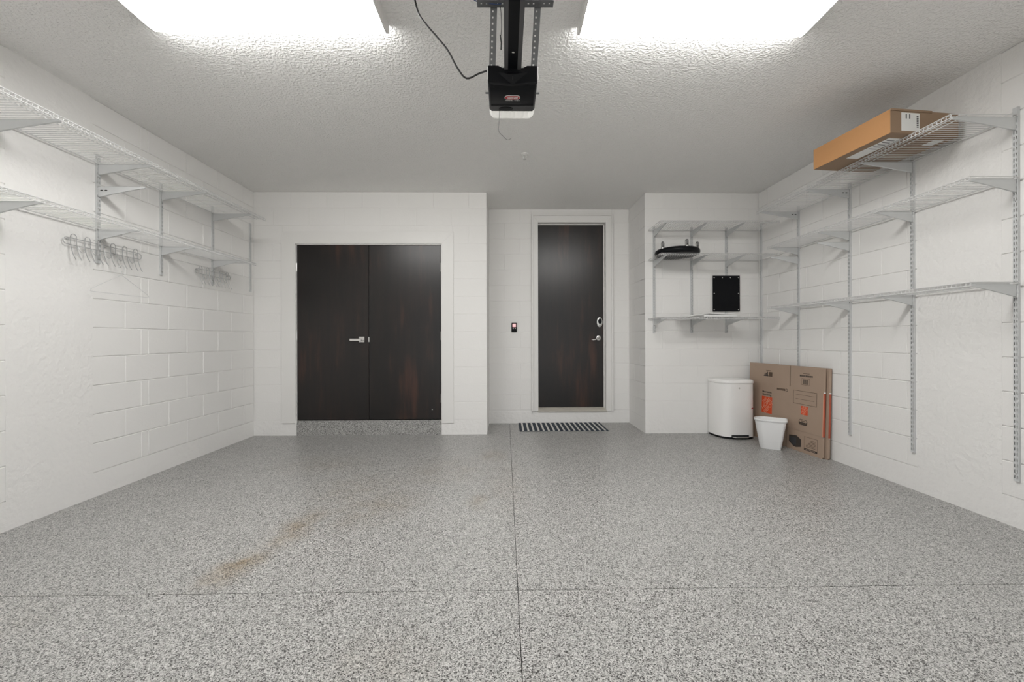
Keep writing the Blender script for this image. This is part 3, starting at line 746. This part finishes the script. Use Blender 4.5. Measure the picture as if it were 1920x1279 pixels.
# ------------------------------------------------------------------ step can
CX, CY0, CYB, CW, CHT = 2.547, 4.487, 4.785, .203, .603
def dshape(s, z, dy=0):
    pts = []; n = 40
    for i in range(n+1):
        t = PI*i/n; c, sn = math.cos(t), math.sin(t)
        ex, ey = (.62, .72) if c > 0 else (.40, .50)
        x = math.copysign(abs(c)**ex, c); y = abs(sn)**ey
        pts.append(Vector((CX - s*CW*x, CYB - .02 - (CYB-.02-CY0)*y*s, z)))
    pts += [Vector((CX+s*(CW-.004), CYB-.004, z)), Vector((CX+s*(CW-.02), CYB, z)), Vector((CX-s*(CW-.02), CYB, z)), Vector((CX-s*(CW-.004), CYB-.004, z))]
    return pts
can = empty('step_can', (CX, 4.64, 0)); tag(can, 'tall white semi-round step trash can by the back wall', 'trash can')
place(MB().loft([dshape(.985, 0), dshape(.99, .022)]).obj('base_ring', M['black'], smooth=True), can)
place(MB().loft([dshape(1.0, .022), dshape(1.0, .30), dshape(1.0, CHT), dshape(.985, CHT+.003)]).obj('body', M['canpaint'], smooth=True), can)
place(MB().loft([dshape(1.012, CHT+.004), dshape(1.015, CHT+.008), dshape(1.012, CHT+.030), dshape(.99, CHT+.037), dshape(.9, CHT+.041), dshape(.5, CHT+.043)]).obj('lid', M['canpaint'], smooth=True), can)
pc = at(1389, 820, Y=4.49)
pdl = place(MB().prism([(pc.x-.085, 4.515), (pc.x-.10, 4.475), (pc.x-.07, 4.452), (pc.x+.06, 4.452), (pc.x+.088, 4.475), (pc.x+.085, 4.53)], 'z', .022, .032).obj('pedal', M['steel'], bevel=.003), can)
sub(MB().box(pc.x-.10, pc.x+.085, 4.478, 4.53, .003, .045).obj('pedal_slot', M['black'], bevel=.003), pdl)
kq = at(1386, 728, Y=4.49); place(MB().tube([(kq.x, 4.50, kq.z), (kq.x, 4.487, kq.z)], .010, 10).obj('lock_button', M['steel']), can)
rq = at(1407, 765, Y=4.53)
def can_front(x):
    c = min(1, abs(x-CX)/CW)**(1/.40); return CYB-.02-(CYB-.02-CY0)*(math.sin(math.acos(min(1, c))))**.50
ry0, ry1 = can_front(rq.x-.014), can_front(rq.x+.014)
place(MB().add([(rq.x-.014, ry0-.007, rq.z-.008), (rq.x+.014, ry1-.007, rq.z-.003), (rq.x+.014, ry1-.007, rq.z+.009), (rq.x-.014, ry0-.007, rq.z+.004)], [(0,1,2,3)]).obj('red_sticker', M['red']), can)

# ------------------------------------------------------------------ small waste basket
bk = empty('waste_basket', (2.655, 4.13, 0), math.radians(-34)); tag(bk, 'small open white plastic waste basket before the flat boxes', 'waste basket')
def rrect(a, b, r, z, n=6, rs=None):
    out = []
    for (sx, sy, t0) in ((1,1,0), (-1,1,PI/2), (-1,-1,PI), (1,-1,1.5*PI)):
        r = b*.28 if sx > 0 else b*.98
        for i in range(n+1):
            t = t0 + PI/2*i/n; out.append(Vector((sx*(a-r)+r*math.cos(t), sy*(b-r)+r*math.sin(t), z)))
    return out
hB = .292
wall_ = [rrect(.090,.064,.034,0), rrect(.092,.066,.034,.004), rrect(.136,.096,.05,hB-.012), rrect(.140,.100,.052,hB-.010), rrect(.141,.101,.052,hB), rrect(.136,.096,.05,hB), rrect(.132,.092,.048,hB-.012), rrect(.089,.063,.032,.006)]
MB().loft(wall_, cap0=True, cap1=True).obj('shell', M['binplastic'], bk, smooth=True)
MB().loft([rrect(.1405,.1005,.052,hB-.016), rrect(.1445,.1045,.054,hB-.010), rrect(.1445,.1045,.054,hB-.001), rrect(.141,.101,.052,hB+.002), rrect(.136,.096,.05,hB-.001)], False, False).obj('rim', M['binplastic'], bk, smooth=True)

# ------------------------------------------------------------------ flat moving boxes
A = Vector((2.872, 3.735, 0)); B = Vector((2.782, 4.765, 0)); T = Vector((.024, .002, .83))
U = (A-B).normalized(); V = (T - T.dot(U)*U).normalized(); W = U.cross(V)
if W.x > 0: W = -W      # outward, into the room
def box_frame(off):
    m = Matrix((U, V, W)).transposed().to_4x4(); m.translation = B - W*off; return m
BL, BH, SP, B0 = 1.046, .825, .640, .036
def flat_box(off, label, front):
    root = empty('flat_box'); root.matrix_world = Matrix.Translation(U*(0 if front else .030)) @ box_frame(off); tag(root, label, 'cardboard box', 'flattened moving boxes')
    t, g = .004, .0050
    def panel(name, u0, u1, v0, v1, w0, mat='kraft'):
        return MB().box(u0, u1, v0, v1, w0-t, w0).obj(name, M[mat], root)
    for w0 in (0, -.017):
        panel('side_panel', B0, BL-.006, .2, .62, w0)
        for (u0, u1) in ((B0, SP-g), (SP+g, BL-.006)):
            panel('flap', u0, u1, .6201, BH, w0)
        panel('flap', B0, SP-.034, 0, .1995, w0-.001); panel('flap', SP-.026, BL-.006, 0, .1995, w0)
    # folded near edge, orange printed between the flaps
    prof = [(BL-.006 + .006*math.sin(a), -.0105 + .0103*math.cos(a)) for a in [PI*i/8 for i in range(9)]]
    for (v0, v1, mat) in ((.012, .197, 'kraft'), (.197, .595, 'orange'), (.595, .606, 'label'), (.606, BH-.008, 'kraft'), (.188, .197, 'label')):
        n = len(prof); mb = MB()
        mb.add([(p[0], v0, p[1]) for p in prof] + [(p[0], v1, p[1]) for p in prof], [(i, i+1, n+i+1, n+i) for i in range(n-1)] + [tuple(range(n)), tuple(range(2*n-1, n-1, -1))])
        mb.obj('folded_edge', M[mat if mat != 'orange' else 'orangefold'], root, smooth=True)
    if not front: return root
    def prt(name, u0, u1, v0, v1, mat, h=.0005, par=root): return MB().box(u0, u1, v0, v1, .0001, h).obj(name, M[mat], par)
    def txt(body, size, u, v, mat, rot=0, w=.0007, **k):
        o = link('lettering', text_mesh('lettering', body, size, M[mat], depth=.0002, **k), root); o.location = (u, v, w); o.rotation_euler = (0,0,rot); return o
    # orange strip wrapping onto the front face
    prt('orange_band', BL-.011, BL-.005, .197, .592, 'orangepale')
    # logos
    for (u0, u1, v0, v1, s) in ((.243, .398, .294, .469, 1), (.784, .866, .362, .445, .5)):
        prt('orange_logo', u0, u1, v0, v1, 'orange')
        cu, cv = (u0+u1)/2, (v0+v1)/2
        txt('THE', .042*s, cu-.034*s, cv+.046*s, 'orangepale', PI/4, bold=.0006*s)
        txt('HOME', .060*s, cu-.008*s, cv+.012*s, 'orangepale', PI/4, bold=.0008*s)
        txt('DEPOT', .054*s, cu+.026*s, cv-.026*s, 'orangepale', PI/4, bold=.0008*s)
    txt('More saving.', .028, .321, .521, 'ink', bold=.0006)
    txt('More doing.', .028, .321, .491, 'ink', bold=.0006)
    # shipping marks on the upper left flap
    for i in range(3): prt('print_mark', .275+.018*i, .290+.018*i, .700, .715+.012*i, 'ink')
    prt('print_mark', .340, .392, .690, .738, 'inkbrown'); prt('print_mark', .300, .372, .751, .756, 'inkbrown'); prt('print_mark', .265, .335, .690, .700, 'ink')
    # recycling line
    for i in range(9): prt('print_mark', .463+.013*i, .473+.013*i, .562, .584, 'inkbrown')
    ring = MB()
    for i in range(3):
        a = 2*PI*i/3; ring.tube([(.597+.016*math.cos(a+.2), .572+.016*math.sin(a+.2), .0004), (.597+.016*math.cos(a+1.9), .572+.016*math.sin(a+1.9), .0004)], .0022, 4)
    ring.obj('recycling_arrows', M['ink'], root)
    # heading and bar code square
    for i in range(11): prt('print_mark', .761+.0142*i, .772+.0142*i, .728, .744, 'ink')
    prt('print_mark', .800, .878, .757, .762, 'inkbrown')
    fm = lambda u0, u1, v0, v1, tt, mat: [prt('print_line', u0, u1, v1-tt, v1, mat), prt('print_line', u0, u1, v0, v0+tt, mat), prt('print_line', u0, u0+tt, v0, v1, mat), prt('print_line', u1-tt, u1, v0, v1, mat)]
    fm(.784, .880, .648, .712, .0025, 'inkbrown')
    for i in range(7): prt('code_bar', .805+.0085*i, .8095+.0085*i, .655, .703, 'ink')
    # writing frame
    fm(.686, .968, .459, .589, .004, 'inkbrown')
    for v in (.548, .505): prt('print_line', .715, .94, v, v+.003, 'inkbrown')
    # strength seal
    seal = MB().prism([(.772,.262),(.852,.262),(.862,.275),(.862,.300),(.848,.316),(.776,.316),(.762,.300),(.762,.275)], 'z', .0001, .0005).obj('seal', M['ink'], root)
    MB().prism([(.775,.288),(.850,.288),(.858,.300),(.846,.312),(.778,.312),(.766,.300)], 'z', .0005, .0008).obj('seal_field', M['kraft'], seal)
    prt('print_mark', .786, .840, .296, .303, 'inkbrown', .0011, seal); prt('print_mark', .768, .856, .272, .278, 'inkbrown', .0008, seal)
    # picture of a dark carton
    cu = MB().prism([(.642,.135),(.735,.148),(.795,.118),(.795,.048),(.735,.032),(.700,.036),(.642,.072)], 'z', .0001, .0005).obj('carton_picture', M['ink'], root)
    MB().prism([(.655,.122),(.735,.122),(.735,.052),(.702,.048),(.655,.074)], 'z', .0005, .0008).obj('picture_face', M['inkgrey'], cu)
    # text block
    fm(.832, .985, .045, .160, .0025, 'inkbrown')
    for i in range(6): prt('print_line', .905-.012*i if i < 4 else .855, .965, .130-.013*i, .134-.013*i, 'inkbrown')
    prt('print_mark', .832, .985, .031, .050, 'ink')
    for i in range(8): prt('print_mark', .852+.014*i, .861+.014*i, .037, .044, 'kraft', .0008)
    return root
M['orangefold'] = plain('red_orange_ink', (.42, .095, .05), .6)
flat_box(0, 'flattened brown moving box with orange logo, front one by right wall', True)
flat_box(.0265, 'flattened brown moving box leaning on right wall behind the printed one', False)

# ------------------------------------------------------------------ carton on the top right shelf
c0, c1 = Vector((2.405, 2.555)), Vector((2.345, 3.125))
uu = (c1-c0).normalized(); ww = Vector((uu.y, -uu.x))        # ww towards the wall
if ww.x < 0: ww = -ww
ct = empty('long_carton'); m4 = Matrix(((ww.x, uu.x, 0, c0.x), (ww.y, uu.y, 0, c0.y), (0, 0, 1, 2.3797), (0, 0, 0, 1))); ct.matrix_world = m4
tag(ct, 'brown cardboard carton with white labels overhanging top right shelf', 'carton')
cwd, cl, chh = .492, .572, .150
MB().box(0, cwd, 0, cl, 0, chh).obj('body', M['kraftshade'], ct, bevel=.003)
MB().box(-.0012, .002, .002, cl-.002, .001, chh-.001).obj('side_panel', M['kraftlit'], ct)  # thin skin that only carries the painted lamp-lit tone of this side
MB().box(-.001, cwd*.6, -.0045, 0, chh-.010, chh+.003).obj('top_flap', M['kraftshade'], ct, bevel=.001)
MB().box(.0, cwd-.004, -.0014, 0, .004, chh-.012).obj('end_flap', M['kraftshade'], ct)
lb = MB().box(.075, .205, -.0022, -.0013, .018, chh-.018).obj('shipping_label', M['label'], ct)
for (x, v) in ((.105, .095), (.130, .095)): MB().box(x, x+.008, -.0026, -.002, v, v+.028).obj('print_mark', M['inkgrey'], lb)
for i in range(7): MB().box(.183, .197, -.0026, -.002, .042+.011*i, .048+.011*i).obj('code_bar', M['inkgrey'], lb)
lb2 = MB().box(.06, .150, .06, .36, -.0012, -.0002).obj('shipping_label', M['label'], ct)
for i in range(5): MB().box(.075, .13, .085+.03*i, .092+.03*i, -.0017, -.001).obj('print_mark', M['inkgrey'], lb2)
lb3 = MB().box(.38, .45, .05, .13, -.0012, -.0002).obj('shipping_label', M['label'], ct)
MB().box(.30, .305, 0, cl, -.0008, -.0001).obj('bottom_seam', M['kraftdark'], ct)

# ------------------------------------------------------------------ plant caddy on the middle back shelf
cc = Vector((1.897, 4.560, 2.0125))
cd = empty('plant_caddy', cc); tag(cd, 'black plastic plant caddy upside down with casters up', 'plant caddy')
prof = [(.148,.012),(.152,.004),(.165,.0),(.212,.0),(.228,.010),(.236,.032),(.231,.054),(.216,.066),(.190,.068),(.165,.062),(.152,.045)]
R_ = MB(); n = 48; vs_ = []; fs_ = []
for r, z in prof:
    for k in range(n): vs_.append((r*math.cos(2*PI*k/n), r*math.sin(2*PI*k/n), z))
for i in range(len(prof)):
    j = (i+1) % len(prof)
    for k in range(n): fs_.append((i*n+k, i*n+(k+1)%n, j*n+(k+1)%n, j*n+k))
R_.add(vs_, fs_).obj('ring', M['black'], cd, smooth=True)
MB().lathe([(.02,.010),(.155,.008),(.156,.026),(.02,.024)], 40).obj('tray', M['black'], cd, smooth=True)
for a in (-84, -22, 203):
    t = math.radians(a); X0, Y0 = .205*math.cos(t), .205*math.sin(t)
    fk = MB().lathe([(.022,.0),(.022,.008),(.013,.016)], 14, c=(X0, Y0, .062))
    for sx in (-1, 1): fk.box(X0+sx*.0125-.0015, X0+sx*.0125+.0015, Y0-.012, Y0+.018, .072, .118)
    fk = fk.obj('caster', M['steel'], cd)
    MB().lathe([(.018,-.009),(.026,-.0085),(.0285,-.004),(.0285,.004),(.026,.0085),(.018,.009)], 18, M=Matrix.Translation((X0, Y0+.006, .113)) @ Matrix.Rotation(PI/2, 4, 'Y')).obj('wheel', M['greyrubber'], fk, smooth=True)

# ------------------------------------------------------------------ black cover panel on the back wall
e0, e1 = at(1336, 517, Y=YB-.018), at(1387, 584, Y=YB-.018)
pn = empty('panel_cover', ((e0.x+e1.x)/2, YB, (e0.z+e1.z)/2)); tag(pn, 'black rectangular wall panel with silver screws between back shelves', 'wall panel')
a, b = (e1.x-e0.x)/2, (e0.z-e1.z)/2
MB().box(-a, a, -.0220, -.0185, -b, b).obj('cover', M['black'], pn, bevel=.001)
for x0, x1, z0, z1 in ((-a-.022, -a+.01, -b-.05, b+.02), (a-.01, a+.022, -b-.05, b+.02), (-a+.01, -.018, b-.01, b+.02), (.016, a-.01, b-.01, b+.02), (-a+.01, -.018, -b-.05, -b+.01), (.016, a-.01, -b-.05, -b+.01)):
    MB().box(x0, x1, -.004, -.0005, z0, z1).obj('frame', M['trim'], pn, bevel=.0008, seg=1)
for (x, z) in ((-1,1),(-.33,1),(.33,1),(1,1),(-1,0),(1,0),(-1,-1),(1,-1)):
    MB().lathe([(.0065,0),(.0065,.0015),(.004,.003)], 10, M=Matrix.Translation((x*(a-.017), -.0220, z*(b-.022))) @ Matrix.Rotation(PI/2, 4, 'X')).obj('screw', M['chrome'], pn, smooth=True)

# ------------------------------------------------------------------ folded white papers on the bottom back shelf
pb = empty('folded_papers', (2.22, 4.60, 1.3340)); tag(pb, 'folded white papers lying on the bottom back wall shelf', 'papers')
def sheet(name, x0, x1, y0, y1, zf, th=.003):
    n, mm = 14, 6; top = []; 
    for j in range(mm+1):
        for i in range(n+1):
            x = x0+(x1-x0)*i/n; y = y0+(y1-y0)*j/mm; top.append((x, y, zf(i/n, j/mm)))
    mb = MB(); q = (n+1)*(mm+1)
    fs = []
    for j in range(mm):
        for i in range(n):
            k = j*(n+1)+i; fs += [(k, k+1, k+n+2, k+n+1), (q+k, q+k+n+1, q+k+n+2, q+k+1)]
    ed = [i for i in range(n+1)] + [j*(n+1)+n for j in range(1, mm+1)] + [mm*(n+1)+i for i in range(n-1, -1, -1)] + [j*(n+1) for j in range(mm-1, 0, -1)]
    for a_, b_ in zip(ed, ed[1:]+ed[:1]): fs.append((a_, b_, q+b_, q+a_))
    mb.add([(x, y, z+th) for x, y, z in top] + [(x, y, z) for x, y, z in top], fs)
    return mb.obj(name, M['bagpaper'], pb, smooth=True)
sheet('paper', -.09, .26, -.185, .12, lambda u, v: .0008*math.sin(9*u), .022)
sheet('paper', -.27, -.02, -.18, .13, lambda u, v: .0002 + .016*math.sin(PI*u)**1.4, .007)
sheet('paper', -.04, .24, -.19, .10, lambda u, v: .0235 + .008*max(0, 1-u*1.6), .007)
